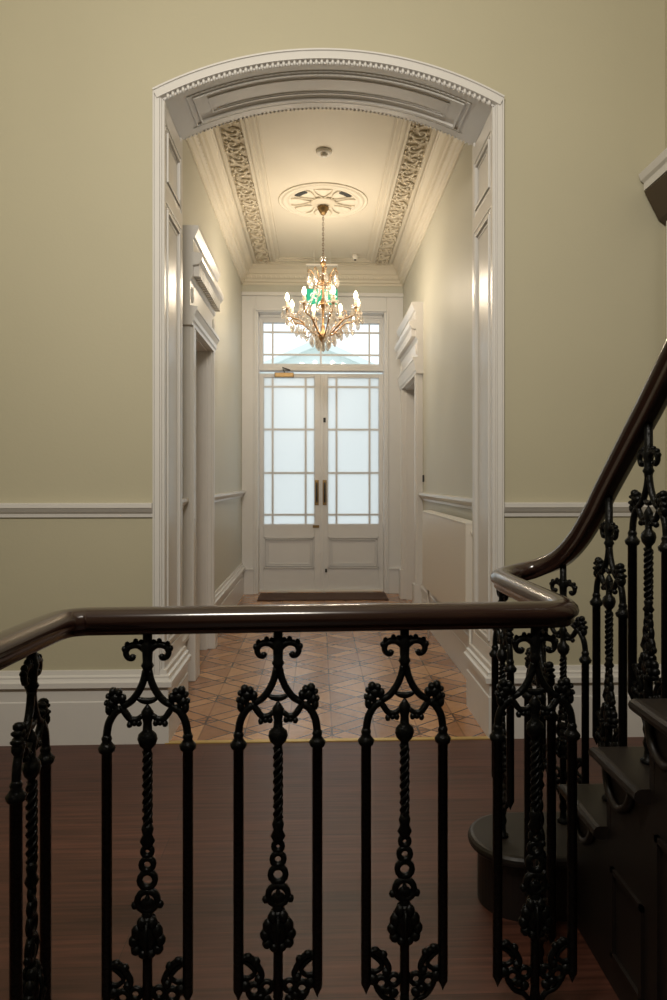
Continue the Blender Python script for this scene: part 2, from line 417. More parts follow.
ENT = [(0, 2.13), (.062, 2.13), (.064, 2.15), (.072, 2.16), (.074, 2.185), (.088, 2.215), (.094, 2.22), (.094, 2.24), (.05, 2.245), (.05, 2.395), (.060, 2.405), (.066, 2.42), (.066, 2.485), (.100, 2.49), (.118, 2.515), (.122, 2.53), (.122, 2.555), (.070, 2.562), (.068, 2.64), (.080, 2.65), (.096, 2.69), (.10, 2.70), (.10, 2.72), (0, 2.72)]
def doorcase(xw, d, y0, y1, op, idx, where, dz=0, m='white'):
    t = thing('door_surround', None, None); struct(t, f'white classical door surround with dentil cornice {where}', 'door surround'); t.name = f'trim_{idx}'
    if op:
        for a, b in ((y0, op[0]), (op[1], y1)):
            mb = MB()
            for t0, q0, q1 in ((.05, 0, 0), (.065, .0, .075), (.058, .09, 0)):
                if q0 == 0 and q1 == 0: ya, yb = a, b
                else: ya, yb = (a+.012, a+.05) if q0 == 0 else (b-.045, b-.01)
                xa, xb = sorted((xw, xw+d*t0)); mb.box(xa, xb, ya, yb, .30, 2.135)
            mb.build('casing', M[m], t, bevel=.003)
            mb = MB(); xa, xb = sorted((xw, xw+d*.078)); mb.box(xa, xb, a-.004, b+.004, 0, .30)
            mb.build('plinth', M[m], t, bevel=.006)
        mb = MB(); xa, xb = sorted((xw+d*.02, xw-d*.27))
        mb.box(xa, xb, op[0]-.001, op[0]+.018, 0, DT); mb.box(xa, xb, op[1]-.018, op[1]+.001, 0, DT); mb.box(xa, xb, op[0], op[1], DT-.018, DT+.001)
        mb.build('lining', M[m], t)
    mb = MB(); mb.prism([(xw+d*p, z+(dz if z > 2.2 else 0)) for p, z in ENT], 'y', y0-.03, y1+.01)
    mb.build('entablature', M[m], t)
    mb = MB(); n = int((y1-y0)/.05)
    for i in range(n):
        ya = y0+.0+(y1-y0)*i/n; xa, xb = sorted((xw+d*.06, xw+d*.102)); mb.box(xa, xb, ya, ya+.027, 2.425+dz, 2.492+dz)
    mb.build('dentil_course', M[m], t)
    mb = MB()
    for yy in (y0+.03, y1-.03-.0):                # little carved blocks at the ends of the frieze
        xa = xw+d*.052; mb.blob((xa, yy, 2.32+dz), .014, .03, .05, 8, 6)
    mb.build('carved_block', M[m], t)
    return t
doorcase(HL, 1, 4.22, 5.12, LD, 11, 'on the left hall wall')
doorcase(HR, -1, 6.05, 7.2, RD, 12, 'on the right hall wall', .03)
# the doors standing shut deep in those openings
def side_door(xw, d, op, n, label):
    t = thing(f'door_{n}', label, 'door', kind='structure'); xa, xb = sorted((xw-d*.20, xw-d*.24))
    MB().box(xa, xb, op[0]+.018, op[1]-.018, 0.005, DT-.02).build('leaf', M['white'], t)
    mb = MB(); f = xw-d*.20
    for z0, z1 in ((.25, .85), (1.0, 1.95)):
        for ya, yb in ((op[0]+.1, (op[0]+op[1])/2-.04), ((op[0]+op[1])/2+.04, op[1]-.1)):
            x0, x1 = sorted((f, f+d*.012))
            mb.box(x0, x1, ya, yb, z0, z0+.02); mb.box(x0, x1, ya, yb, z1-.02, z1); mb.box(x0, x1, ya, ya+.02, z0, z1); mb.box(x0, x1, yb-.02, yb, z0, z1)
    mb.build('panel_moulding', M['white'], t)
side_door(HL, 1, LD, 3, 'white panelled door inside the left doorway'); side_door(HR, -1, RD, 4, 'white panelled door inside the right doorway')

# cornice high on the right wall beside the stairs
E2 = [(0, 2.40), (.04, 2.43), (.105, 2.555), (.11, 2.565), (.11, 2.60), (.125, 2.61), (.135, 2.64), (0, 2.655)]
t = thing('trim_13', 'white door cornice jutting from the right wall above the stairs', 'trim', kind='structure')
mb = MB(); mb.prism([(RR_-p, z) for p, z in [(0, 2.562)]+E2[3:]], 'y', 1.9, 3.235); mb.build('cornice', M['white'], t)
mb = MB(); mb.prism([(RR_-p, z) for p, z in E2[:3]+[(.105, 2.561), (0, 2.561)]], 'y', 1.9, 3.235); mb.build('cove', M['darkbrown'], t)  # sloping underside of the cornice, coloured dark brown
mb = MB(); mb.box(RR_-.02, RR_, 1.95, 3.2, 1.6, 2.41); mb.build('casing', M['white'], t)

# ------------------------------------------------------------------ hall ceiling
struct(MB().box(HL-.02, HR+.02, YH, YB+.3, ZC, ZC+.1).build('ceiling', M['cream']), 'cream plaster ceiling of the hall', 'ceiling')
CO = [(0, 3.285), (.012, 3.285), (.016, 3.305), (.034, 3.315), (.040, 3.335), (.060, 3.35), (.066, 3.385), (.078, 3.39), (.088, 3.43), (.108, 3.455), (.118, 3.462), (.118, 3.475), (.128, 3.48), (.128, ZC+.002), (0, ZC+.002)]
n = len(CO)
mb = MB()
vs = []
loop = [(lambda p: (HL+p, YH+p)), (lambda p: (HL+p, YB-p)), (lambda p: (HR-p, YB-p)), (lambda p: (HR-p, YH+p))]
for c in loop: vs += [(*c(p), z) for p, z in CO]
fs = [(k*n+i, k*n+(i+1) % n, ((k+1) % 4)*n+(i+1) % n, ((k+1) % 4)*n+i) for k in range(4) for i in range(n)]
mb.add(vs, fs)
yy = YH+.1
while yy < YB-.1:                      # egg band
    for xw, d in ((HL, 1), (HR, -1)): mb.blob((xw+d*.053, yy, 3.362), .014, .016, .02, 6, 4)
    yy += .052
xx = HL+.1
while xx < HR-.1: mb.blob((xx, YB-.053, 3.362), .016, .014, .02, 6, 4); xx += .052
struct(mb.build('trim_14', M['cream']), 'moulded plaster cornice round the hall ceiling', 'cornice')
def frame_ring(d0, d1, th, mb, e0=0, e1=0):   # a raised rectangular ring on the ceiling at distance d0..d1 from the walls
    q = [(HL+d0, YH+.0), (HL+d0, YB-e0), (HR-d0, YB-e0), (HR-d0, YH)]; r = [(HL+d1, YH), (HL+d1, YB-e1), (HR-d1, YB-e1), (HR-d1, YH)]
    for i in range(3):
        a, b, c, dd = q[i], q[i+1], r[i+1], r[i]
        vs = [(*p, ZC-th) for p in (a, b, c, dd)]+[(*p, ZC+.001) for p in (a, b, c, dd)]
        mb.add(vs, [(0, 1, 2, 3), (7, 6, 5, 4), (0, 4, 5, 1), (1, 5, 6, 2), (2, 6, 7, 3), (3, 7, 4, 0)])
mb = MB()
frame_ring(.318, .334, .016, mb, .19, .206); frame_ring(.334, .35, .008, mb, .206, .222); frame_ring(.35, .372, .022, mb, .222, .244)
frame_ring(.372, .396, .006, mb, .244, .268); frame_ring(.396, .412, .014, mb, .268, .284); frame_ring(.425, .432, .006, mb, .297, .304)
for xw, d in ((HL, 1), (HR, -1)):
    for a, b, th in ((.128, .138, .006), (.142, .158, .018), (.158, .166, .010)):
        x0, x1 = sorted((xw+d*a, xw+d*b)); mb.box(x0, x1, YH, YB-.15, ZC-th, ZC+.001)
struct(mb.build('trim_15', M['cream']), 'raised plaster frame on the hall ceiling', 'trim')
for xw, d, nm in ((HL, 1, 'left'), (HR, -1, 'right')):
    t = thing('trim_16' if d > 0 else 'trim_17', f'band of scrolling plaster foliage along the {nm} of the ceiling', 'plaster frieze', kind='structure')
    x0, x1 = sorted((xw+d*.166, xw+d*.318))
    MB().box(x0, x1, YH, YB-.17, ZC-.003, ZC+.001).build('ground', M['plasterdeep'], t)
    mb = MB(); xc = (x0+x1)/2; L = .235; y = YH+.06; kx = 0; zz = ZC-.010
    while y < YB-.25:
        s = 1 if kx % 2 == 0 else -1
        # spiral
        pts = []
        for i in range(17):
            a = i/16*2.1*pi; r = .058*(1-i/19)
            pts.append((xc+s*(.008-r*cos(a)), y+.06+r*sin(a)*1.15, zz))
        mb.tube(pts, [.010-.004*i/16 for i in range(17)], 6)
        mb.blob((xc+s*.008, y+.06, zz), .016, .018, .012, 7, 4)
        mb.tube(cr([(xc-s*.05, y+.06, zz), (xc-s*.03, y+.13, zz), (xc+s*.02, y+.17, zz), (xc+s*.05, y+.18, zz)], 4), .008, 6)
        for q in range(6):
            a = random.random()*6.28; rr = .05+.012*random.random()
            mb.blob((xc+rr*cos(a), y+.06+rr*1.2*sin(a), zz+.002), .013, .015, .010, 6, 4)
        for q in range(4): mb.blob((xc+s*(.055-.035*q+.01), y+.165-.012*(q % 2), zz+.002), .013, .019, .009, 6, 4)
        mb.blob((xc-s*.055, y+.15, zz), .012, .022, .010, 6, 4); mb.blob((xc+s*.06, y+.12, zz), .012, .02, .010, 6, 4)
        y += L*.82; kx += 1
    mb.build('foliage_scroll', M['plaster'], t)
# ceiling rose
RX, RY = 0.041, 5.735
t = thing('ceiling_rose', 'round plaster ceiling rose with radiating petals above the chandelier', 'ceiling rose', (RX, RY, ZC))
Rr = .365
MB().lathe([(.268, -.001), (.270, -.009), (.284, -.011), (.290, -.005), (.312, -.005), (.318, -.012), (.330, -.012), (.336, -.003), (.350, -.003), (.354, -.008), (Rr, -.007), (Rr, 0)], seg=64).build('outer_ring', M['cream'], t)
mb = MB()
mb.lathe([(.0001, -.05), (.040, -.05), (.05, -.036), (.075, -.034), (.088, -.020), (.098, -.022), (.108, -.006), (.0001, -.006)], seg=32); mb.build('centre_boss', M['plaster'], t)
for i in range(8):
    mb = MB(); a = 2*pi*(i+.5)/8
    for s in (-1, 1):
        pts = [(r*cos(a+s*w_), r*sin(a+s*w_), -.010) for r, w_ in ((.10, .33), (.14, .16), (.19, .07), (.24, .09), (.268, .15))]
        mb.tube(cr(pts, 3), .005, 6)
    mb.build('petal', M['plaster'], t)
    md = MB(); aa = a+pi/8; hw = (.28 if i in (4, 6) else .22); ri = (.225 if i in (4, 6) else .25)
    pts = [(.2665*cos(aa+w_), .2665*sin(aa+w_)) for w_ in (-hw, -hw/2, 0, hw/2, hw)]; q = [(ri*cos(aa+w_), ri*sin(aa+w_)) for w_ in (hw*.7, 0, -hw*.7)]
    if i in (4, 5, 6): md.prism(pts+q, 'z', -.013, -.001); md.build('dark_wedge', M['dark'] if i != 5 else M['plasterdeep'], t)  # flat darker wedges, only in the three near sectors

# ------------------------------------------------------------------ end wall of the hall with the glazed double doors
YD = 7.66
def rect(px0, px1, py0, py1, Y):     # corner pixels -> world x0,x1,z0,z1 on plane Y
    x0, z1 = P(px0, py0, Y); x1, z0 = P(px1, py1, Y); return x0, x1, z0, z1
ox0, ox1, _, oz1 = rect(256, 386.5, 311, 590, YB)
ez = MB()
ez.box(HL-.02, ox0, YB, YD+.1, 0, ZC); ez.box(ox1, HR+.02, YB, YD+.1, 0, ZC); ez.box(ox0, ox1, YB, YD+.1, oz1, ZC)
struct(ez.build('wall_hall_end', M['hallpaint']))
mb = MB()
ztop = P(256, 294.5, YB)[1]
mb.box(HL, ox0, YB-.02, YB+.01, 0, ztop-.02); mb.box(ox1, HR, YB-.02, YB+.01, 0, ztop-.02); mb.box(ox0+.0005, ox1-.0005, YB-.0195, YB+.01, oz1+.001, ztop-.02)
mb.box(HL, HR, YB-.04, YB+.01, ztop-.0195, ztop+.02)
for xa, xb in ((ox0-.02, ox0+.002), (ox1-.002, ox1+.02)): mb.box(xa, xb, YB-.034, YB+.0, 0, oz1+.022)
for xa, xb in ((ox0-.01, ox0+.024), (ox1-.024, ox1+.01)): mb.box(xa, xb, YB+.001, YB+.24, 0, oz1)
mb.box(ox0+.0025, ox1-.0025, YB-.0335, YB, oz1-.001, oz1+.0215); mb.box(ox0+.0245, ox1-.0245, YB+.001, YB+.24, oz1-.01, oz1+.01)
mb.box(HL, ox0-.02, YB-.05, YB, 0, .27); mb.box(ox1+.02, HR, YB-.05, YB, 0, .27); mb.box(HL, ox0-.02, YB-.06, YB, .255, .275); mb.box(ox1+.02, HR, YB-.06, YB, .255, .275)
struct(mb.build('trim_18', M['doorwhite'], bevel=.004), 'broad white frame round the front doors', 'trim')
def fx(px): return P(px, 400, YD)[0]
def fz(py): return P(320, py, YD)[1]
# transom window
tw = thing('window_1', 'clear glazed fanlight over the front doors', 'window', kind='structure')
mb = MB(); a0, a1, b0, b1 = ox0, ox1, fz(372), oz1
g0, g1, h0, h1 = fx(263.5), fx(379), fz(364.3), fz(323.5)
mb.box(a0, g0, YD-.03, YD+.05, b0, b1); mb.box(g1, a1, YD-.03, YD+.05, b0, b1); mb.box(g0, g1, YD-.03, YD+.05, b0, h0); mb.box(g0, g1, YD-.03, YD+.05, h1, b1)
mb.box(a0, a1, YD-.055, YD-.02, b0+.005, b0+.055)
mb.box(a0, a0+.035, YD-.05, YD-.02, b0, b1); mb.box(a1-.035, a1, YD-.05, YD-.02, b0, b1); mb.box(a0, a1, YD-.05, YD-.02, b1-.035, b1)
mb.build('frame', M['doorwhite'], tw, bevel=.004)
mb = MB()
for px in (272.7, 320.8, 369.3): mb.box(fx(px)-.0095, fx(px)+.0095, YD-.012, YD+.012, h0, h1)
for py in (332.7, 355): mb.box(g0, g1, YD-.010, YD+.010, fz(py)-.0095, fz(py)+.0095)
mb.build('glazing_bar', M['doorwhite'], tw)
MB().box(g0, g1, YD-.002, YD+.002, h0, h1).build('pane', M['clear'], tw)
# the two leaves
ztop_d, zbot = fz(374), 0.012
def leaf(n, pl, pr, gl, gr, bars, label):
    t = thing(f'door_{n}', label, 'door', kind='structure')
    x0, x1, u0, u1 = fx(pl), fx(pr), fx(gl), fx(gr); zg0, zg1 = fz(524), fz(378)
    mb = MB()
    mb.box(x0, u0, YD-.02, YD+.025, zbot, ztop_d); mb.box(u1, x1, YD-.02, YD+.025, zbot, ztop_d)
    mb.box(u0, u1, YD-.02, YD+.025, zg1, ztop_d); mb.box(u0, u1, YD-.02, YD+.025, fz(537), zg0); mb.box(u0, u1, YD-.02, YD+.025, zbot, fz(568))
    mb.build('leaf_frame', M['doorwhite'], t, bevel=.004)
    mb = MB(); p0, p1 = fz(568), fz(537)
    mb.box(u0, u1, YD-.008, YD+.015, p0, p1)
    for g, th, wd in ((0, .036, .014), (.022, .028, .012), (.044, .018, .008)):
        mb.box(u0+g, u1-g, YD-th, YD, p0+g, p0+g+wd); mb.box(u0+g, u1-g, YD-th, YD, p1-g-wd, p1-g); mb.box(u0+g, u0+g+wd, YD-th, YD, p0+g, p1-g); mb.box(u1-g-wd, u1-g, YD-th, YD, p0+g, p1-g)
    mb.build('lower_panel', M['doorwhite'], t, bevel=.002)
    mb = MB()
    for px in bars: mb.box(fx(px)-.0095, fx(px)+.0095, YD-.012, YD+.012, zg0, zg1)
    for py in (387, 429.6, 473, 514.7): mb.box(u0, u1, YD-.010, YD+.010, fz(py)-.0095, fz(py)+.0095)
    mb.build('glazing_bar', M['doorwhite'], t)
    MB().box(u0, u1, YD-.002, YD+.002, zg0, zg1).build('pane', M['frost'], t)
    return t
d1 = leaf(1, 258, 321.6, 264, 314.3, (272.7, 305.7), 'left leaf of the white glazed front doors')
d2 = leaf(2, 322.2, 386, 328, 378.6, (336.5, 369.5), 'right leaf of the white glazed front doors')
mb = MB(); mb.box(fx(320.2), fx(323.6), YD-.03, YD-.018, zbot+.01, ztop_d-.005); mb.build('meeting_bead', M['doorwhite'], d2, bevel=.003)
for d, px in ((d1, 316.7), (d2, 324.6)):       # long pull handles on backplates
    x = fx(px); h = MB(); h.box(x-.022, x+.022, YD-.034, YD-.019, fz(505), fz(480)); ho = h.build('handle', M['brass'], d, bevel=.004)
    g = MB(); g.tube([(x, YD-.03, fz(502)), (x, YD-.07, fz(499)), (x, YD-.07, fz(486)), (x, YD-.03, fz(483))], .009, 8); g.build('grip', M['dark'], ho)
mb = MB(); mb.box(fx(323.3), fx(325.7), YD-.036, YD-.018, fz(422.5), fz(418)); mb.build('lock', M['dark'], d2)
mb = MB(); mb.box(fx(312.8), fx(319.2), YD-.034, YD-.018, fz(527.6), fz(525)); mb.build('letter_latch', M['brass'], d1)
mb = MB(); mb.box(fx(325), fx(327), YD-.036, YD-.018, fz(572), fz(568.5)); mb.build('bolt', M['dark'], d2)
cl = MB(); cl.box(fx(275), fx(294), YD-.09, YD-.02, fz(378.5), fz(373.8)); clo = cl.build('door_closer', M['brass'], d1, bevel=.006)
g = MB(); g.tube([(fx(285), YD-.06, fz(374)), (fx(283), YD-.12, fz(369.5)), (fx(290), YD-.05, fz(371))], .008, 6); g.build('closer_arm', M['dark'], clo)
for pz in (400, 465, 545):
    mb = MB(); mb.tube([(fx(386.3), YD-.03, fz(pz+6)), (fx(386.3), YD-.03, fz(pz-6))], .010, 8); mb.build('hinge', M['doorwhite'], d2)
struct(MB().box(ox0, ox1, YD-.06, YD+.1, 0.0, .014).build('trim_19', M['plastic']), 'pale threshold under the front doors', 'threshold')
# doormat
tag(MB().box(fx(262), fx(383), 7.02, 7.46, .0005, .012).build('doormat', M['mat'], bevel=.004), 'brown rectangular doormat lying before the glazed front doors', 'doormat')

# outside
g = MB().box(-30, 30, YD+.15, 60, -.14, -.12).build('ground_outside', M['paving']); struct(g, 'pale paving outside the doors', 'ground')
t = thing('house', 'pale gabled building faintly seen through the fanlight', 'building', (0, 30, -.12))
mb = MB(); mb.box(-6.5, 7.5, 0, 8, 0, 5.6); mb.build('wall', M['render'], t)
mb = MB(); mb.prism([(-3.6, 5.6), (0.0, 7.2), (3.6, 5.6)], 'y', -.3, 8); mb.prism([(-3.9, 5.55), (0, 7.3), (3.9, 5.55), (3.5, 5.5), (0, 7.0), (-3.5, 5.5)], 'y', -.7, -.3); mb.build('gable_roof', M['slate'], t)

# ------------------------------------------------------------------ radiator, switch, detector, exit sign
t = thing('radiator', 'cream panel radiator on the right hall wall under the chair rail', 'radiator', (HR-.019, 4.58, 0))
y0, y1 = -.79, .79
MB().box(-.088, -.074, y0, y1, .40, .965).build('front_panel', M['radiator'], t, bevel=.004)
MB().box(-.03, -.02, y0+.01, y1-.01, .42, .955).build('rear_panel', M['radiator'], t, bevel=.004)
mb = MB(); mb.box(-.091, -.018, y0, y1, .965, .971)
for i in range(40): yy = y0+.02+(y1-y0-.04)*i/40; mb.box(-.08, -.026, yy, yy+.016, .970, .977)
mb.build('top_grille', M['plastic'], t)
for yy in (y0, y1-.006):
    MB().box(-.085, -.02, yy-.004, yy+.008, .42, .964).build('side_panel', M['radiator'], t)
mb = MB(); mb.tube([(-.05, y0-.0, .92), (-.05, y0-.03, .92)], .014, 10); mb.build('bleed_valve', M['plastic'], t)
for yy in (y0+.12, y1-.12): MB().box(-.02, .019, yy, yy+.04, .5, .9).build('bracket', M['plastic'], t)
for yy in (y0+.05, y1-.05): MB().tube([(-.05, yy, .42), (-.05, yy, 0.0)], .008, 8).build('pipe', M['plastic'], t)
x, z = P(422.4, 478.5, 6.0)
tag(MB().box(HR-.014, HR, 5.97, 5.995, z-.03, z+.03).build('wall_switch', M['dark'], bevel=.003), 'small black fitting on the right hall wall beside the door surround', 'switch')

t = thing('smoke_detector', 'round white detector on the ceiling in front of the ceiling rose', 'smoke detector', (RX+.0, 4.86, ZC))
MB().lathe([(.0001, -.022), (.05, -.02), (.056, -.012), (.056, 0), (.0001, 0)], seg=28).build('base', M['plastic'], t)
MB().lathe([(.0001, -.040), (.022, -.038), (.027, -.022), (.0001, -.021)], seg=20).build('sensor', M['plastic'], t)
t = thing('ceiling_sensor', 'small round sensor on the ceiling near the end cornice', 'sensor', (P(355, 268, 7.1)[0], 7.08, ZC))
MB().lathe([(.0001, -.05), (.02, -.048), (.03, -.03), (.034, 0), (.0001, 0)], seg=20).build('base', M['plastic'], t)
MB().lathe([(.0001, -.058), (.012, -.056), (.014, -.048), (.0001, -.047)], seg=14).build('lens', M['dark'], t)

ey = 6.95
ex0, ez1 = P(306.5, 289, ey); ex1, ez0 = P(337.5, 304.5, ey)
ecx = (ex0+ex1)/2; ecz = (ez0+ez1)/2; ew = (ex1-ex0)/2; eh = (ez1-ez0)/2
t = thing('exit_sign', 'hanging green emergency exit sign with white running figure behind the chandelier', 'exit sign', (ecx, ey, ecz))
bt = P(320, 265, ey)[1]-ecz
MB().box(-ew, ew, -.004, .004, -eh, eh).build('panel', M['signgreen'], t)
MB().box(-ew-.004, ew+.004, -.018, .018, bt-.010, bt+.006).build('hanging_bar', M['plastic'], t)
for s in (-1, 1):
    MB().tube([(s*(ew-.01), 0, eh), (s*(ew-.01), 0, bt-.008)], .0015, 5).build('suspension_wire', M['brass'], t)
    MB().tube([(s*.08, 0, bt+.004), (s*.08, 0, ZC-ecz)], .003, 5).build('ceiling_rod', M['plastic'], t)
mb = MB()     # running figure, doorway and arrow
def flat(pts): mb.add([(x, -.0045, z) for x, z in pts]+[(x, -.0062, z) for x, z in pts], [tuple(range(len(pts))), tuple(range(len(pts), 2*len(pts)))[::-1]]+[(i, (i+1) % len(pts), len(pts)+(i+1) % len(pts), len(pts)+i) for i in range(len(pts))])
def limb(a, b, wd):
    dx, dz = b[0]-a[0], b[1]-a[1]; l = sqrt(dx*dx+dz*dz); nx, nz = -dz/l*wd, dx/l*wd
    flat([(a[0]+nx, a[1]+nz), (b[0]+nx, b[1]+nz), (b[0]-nx, b[1]-nz), (a[0]-nx, a[1]-nz)])
cxm = -ew+.075
flat([(cxm+.005+.013*cos(k*pi/5), .056+.013*sin(k*pi/5)) for k in range(10)])
limb((cxm, .042), (cxm-.012, -.005), .012); limb((cxm-.012, -.003), (cxm+.022, -.02), .008); limb((cxm+.022, -.02), (cxm+.018, -.055), .007)
limb((cxm-.012, -.005), (cxm-.022, -.035), .008); limb((cxm-.022, -.035), (cxm-.052, -.045), .007)
limb((cxm, .038), (cxm+.03, .018), .006); limb((cxm+.03, .018), (cxm+.045, .03), .005); limb((cxm, .038), (cxm-.03, .028), .006); limb((cxm-.03, .028), (cxm-.035, .003), .005)
mb.build('running_figure', M['signwhite'], t); mb = MB()
flat([(.03, -.05), (.06, -.05), (.06, .05), (.03, .05)])
mb.build('doorway_symbol', M['signwhite'], t); mb = MB()
flat([(.09, .008), (.09, -.008), (.12, -.008), (.12, -.028), (.15, 0), (.12, .028), (.12, .008)])
mb.build('arrow_symbol', M['signwhite'], t)

# ------------------------------------------------------------------ chandelier
ZH = 2.38
ch = thing('chandelier', 'gilt and crystal chandelier with candle bulbs hanging in the hall', 'chandelier', (RX, RY, 0))
mb = MB(); mb.lathe([(.0001, 3.375), (.018, 3.38), (.03, 3.40), (.045, 3.425), (.05, 3.44), (.0001, 3.44)], seg=18); mb.build('ceiling_cup', M['brass'], ch)
mb = MB(); z = 3.38; i = 0
while z > 3.03:
    pts = []
    for q in range(8):
        a = 2*pi*q/8; r = .007*cos(a); pts.append((r if i % 2 else 0, 0 if i % 2 else r, z-.012+.014*sin(a)))
    mb.tube(pts, .0022, 5, closed=True); z -= .021; i += 1
mb.build('chain', M['oldbronze'], ch)
mb = MB()
mb.lathe([(.0001, 3.035), (.006, 3.03), (.008, 3.0), (.022, 2.99), (.024, 2.975), (.01, 2.965), (.008, 2.93), (.014, 2.92), (.009, 2.91), (.007, 2.85), (.016, 2.84), (.012, 2.825), (.008, 2.8), (.008, 2.7), (.014, 2.69), (.04, 2.65), (.045, 2.64), (.02, 2.63), (.012, 2.6), (.009, 2.56), (.009, 2.48), (.018, 2.46), (.014, 2.43), (.032, 2.41), (.04, 2.385), (.034, 2.36), (.015, 2.34), (.010, 2.32), (.004, 2.31), (.0001, 2.30)], seg=14)
mb.build('stem', M['gold'], ch)
for bz, br in ((3.015, .030), (2.895, .024), (2.275, .018)): MB().blob((0, 0, bz), br, br, br*.85, 10, 6).build('crystal_ball', M['crystal'], ch)
mb = MB(); mb.ring((0, 0, 2.82), .062, .005, 'xy', 24, 6); mb.ring((0, 0, 2.795), .066, .003, 'xy', 24, 6)
for i in range(8):
    a = 2*pi*i/8+.2; c_, s_ = cos(a), sin(a)
    mb.tube([(r*c_, r*s_, z) for r, z in cr([(.062, 2.82), (.070, 2.87), (.095, 2.91), (.115, 2.925), (.125, 2.91), (.118, 2.90)], 4)], .0035, 5)
    mb.tube([(0, 0, 2.80), (.062*c_, .062*s_, 2.82)], .002, 5)
mb.build('crown', M['gold'], ch)
def drop(mb, x, y, z, s=1.0):       # pear-shaped crystal hanging below z
    mb.lathe([(.0002, z), (.002*s, z-.006*s), (.004*s, z-.014*s), (.010*s, z-.030*s), (.0115*s, z-.042*s), (.007*s, z-.055*s), (.0002, z-.062*s)], x, y, 6, smooth=False)
def bead(mb, x, y, z, r=.006): mb.lathe([(.0002, z-r), (r*.75, z-r*.45), (r, z), (r*.75, z+r*.45), (.0002, z+r)], x, y, 6, smooth=False)
for i in range(8):
    a = 2*pi*i/8+.2; mb = MB(); drop(mb, .118*cos(a), .118*sin(a), 2.895, 1.7); mb.build('crown_drop', M['crystal'], ch)
mb = MB()
for i in range(12):                 # bead garlands from the crown down to the arms
    a = 2*pi*i/12+.1; c_, s_ = cos(a), sin(a)
    for t_ in [q/15 for q in range(16)]:
        r = .066+.12*(t_**1.4) ; z = 2.79-.25*t_+.0
        bead(mb, r*c_, r*s_, z, .0062)
for i in range(6):
    a = 2*pi*i/6; drop(mb, .064*cos(a), .064*sin(a), 2.79, 1.1); drop(mb, .042*cos(a), .042*sin(a), 2.635, .9)
mb.build('bead_garland', M['crystal'], ch)
armmesh = []
PH = R(15)
for i in range(8):
    a = PH+2*pi*i/8; c_, s_ = cos(a), sin(a)
    mb = MB(); Rc = .30
    path = cr([(.03, 2.385), (.075, 2.40), (.13, 2.45), (.19, 2.50), (.245, 2.515), (.285, 2.53), (.30, 2.56), (.30, 2.585)], 5)
    mb.tube([(r*c_, r*s_, z) for r, z in path], .0068, 7)
    path = cr([(.10, 2.425), (.13, 2.39), (.16, 2.40), (.165, 2.43), (.15, 2.445)], 4)
    mb.tube([(r*c_, r*s_, z) for r, z in path], .0035, 6)
    path = cr([(.20, 2.505), (.215, 2.55), (.20, 2.575), (.185, 2.56), (.195, 2.545)], 4)
    mb.tube([(r*c_, r*s_, z) for r, z in path], .003, 6)
    x, y = Rc*c_, Rc*s_
    mb.lathe([(.0001, 2.575), (.012, 2.578), (.015, 2.592), (.012, 2.60), (.0001, 2.602)], x, y, 12)
    arm = mb.build('arm', M['gold'], ch)
    pn = MB(); pn.lathe([(.012, 2.586), (.035, 2.590), (.042, 2.600), (.040, 2.601), (.033, 2.594), (.012, 2.592)], x, y, 14); pn.build('drip_pan', M['crystal'], arm)
    sl = MB(); sl.lathe([(.0115, 2.60), (.0115, 2.65), (.0001, 2.651)], x, y, 12); sl.build('candle_sleeve', M['candle'], arm)
    fl = MB(); fl.lathe([(.006, 2.651), (.014, 2.664), (.0175, 2.678), (.015, 2.695), (.007, 2.712), (.0001, 2.72)], x, y, 12); fl.build('bulb', M['bulb'], arm)
    for q in range(4):
        b = 2*pi*q/4+a; dr = MB(); dr_x, dr_y = x+.038*cos(b), y+.038*sin(b); bead(dr, dr_x, dr_y, 2.588, .005); drop(dr, dr_x, dr_y, 2.582, 1.3); dr.build('crystal_drop', M['crystal'], arm)
    for r, z in ((.10, 2.41), (.155, 2.46), (.205, 2.49), (.255, 2.51)):
        dr = MB(); bead(dr, r*c_, r*s_, z-.004, .006); drop(dr, r*c_, r*s_, z-.010, 1.6); dr.build('crystal_drop', M['crystal'], arm)
    dr = MB(); drop(dr, x, y, 2.545, 1.6); dr.build('crystal_drop', M['crystal'], arm)
    dr = MB()
    # garland to the next arm
    a2 = PH+2*pi*(i+1)/8
    for q in range(1, 12):
        t_ = q/12; gx, gy = .27*(c_*(1-t_)+cos(a2)*t_), .27*(s_*(1-t_)+sin(a2)*t_); bead(dr, gx, gy, 2.52-.16*t_*(1-t_), .0048)
    dr.build('garland', M['crystal'], arm)
    L = bpy.data.lights.new('candle_light', 'POINT'); L.energy = 3.9; L.color = (1.0, 0.84, 0.64); L.shadow_soft_size = .03
    lo = bpy.data.objects.new('candle_light', L); C.objects.link(lo); lo.parent = ch; lo.location = (x*1.0, y*1.0, 2.775)
for q in range(8):
    b = 2*pi*q/8; mb = MB(); rr_ = (.036, .07)[q % 2]; drop(mb, rr_*cos(b), rr_*sin(b), (2.36, 2.385)[q % 2], 1.6); mb.build('lower_drop', M['crystal'], ch)

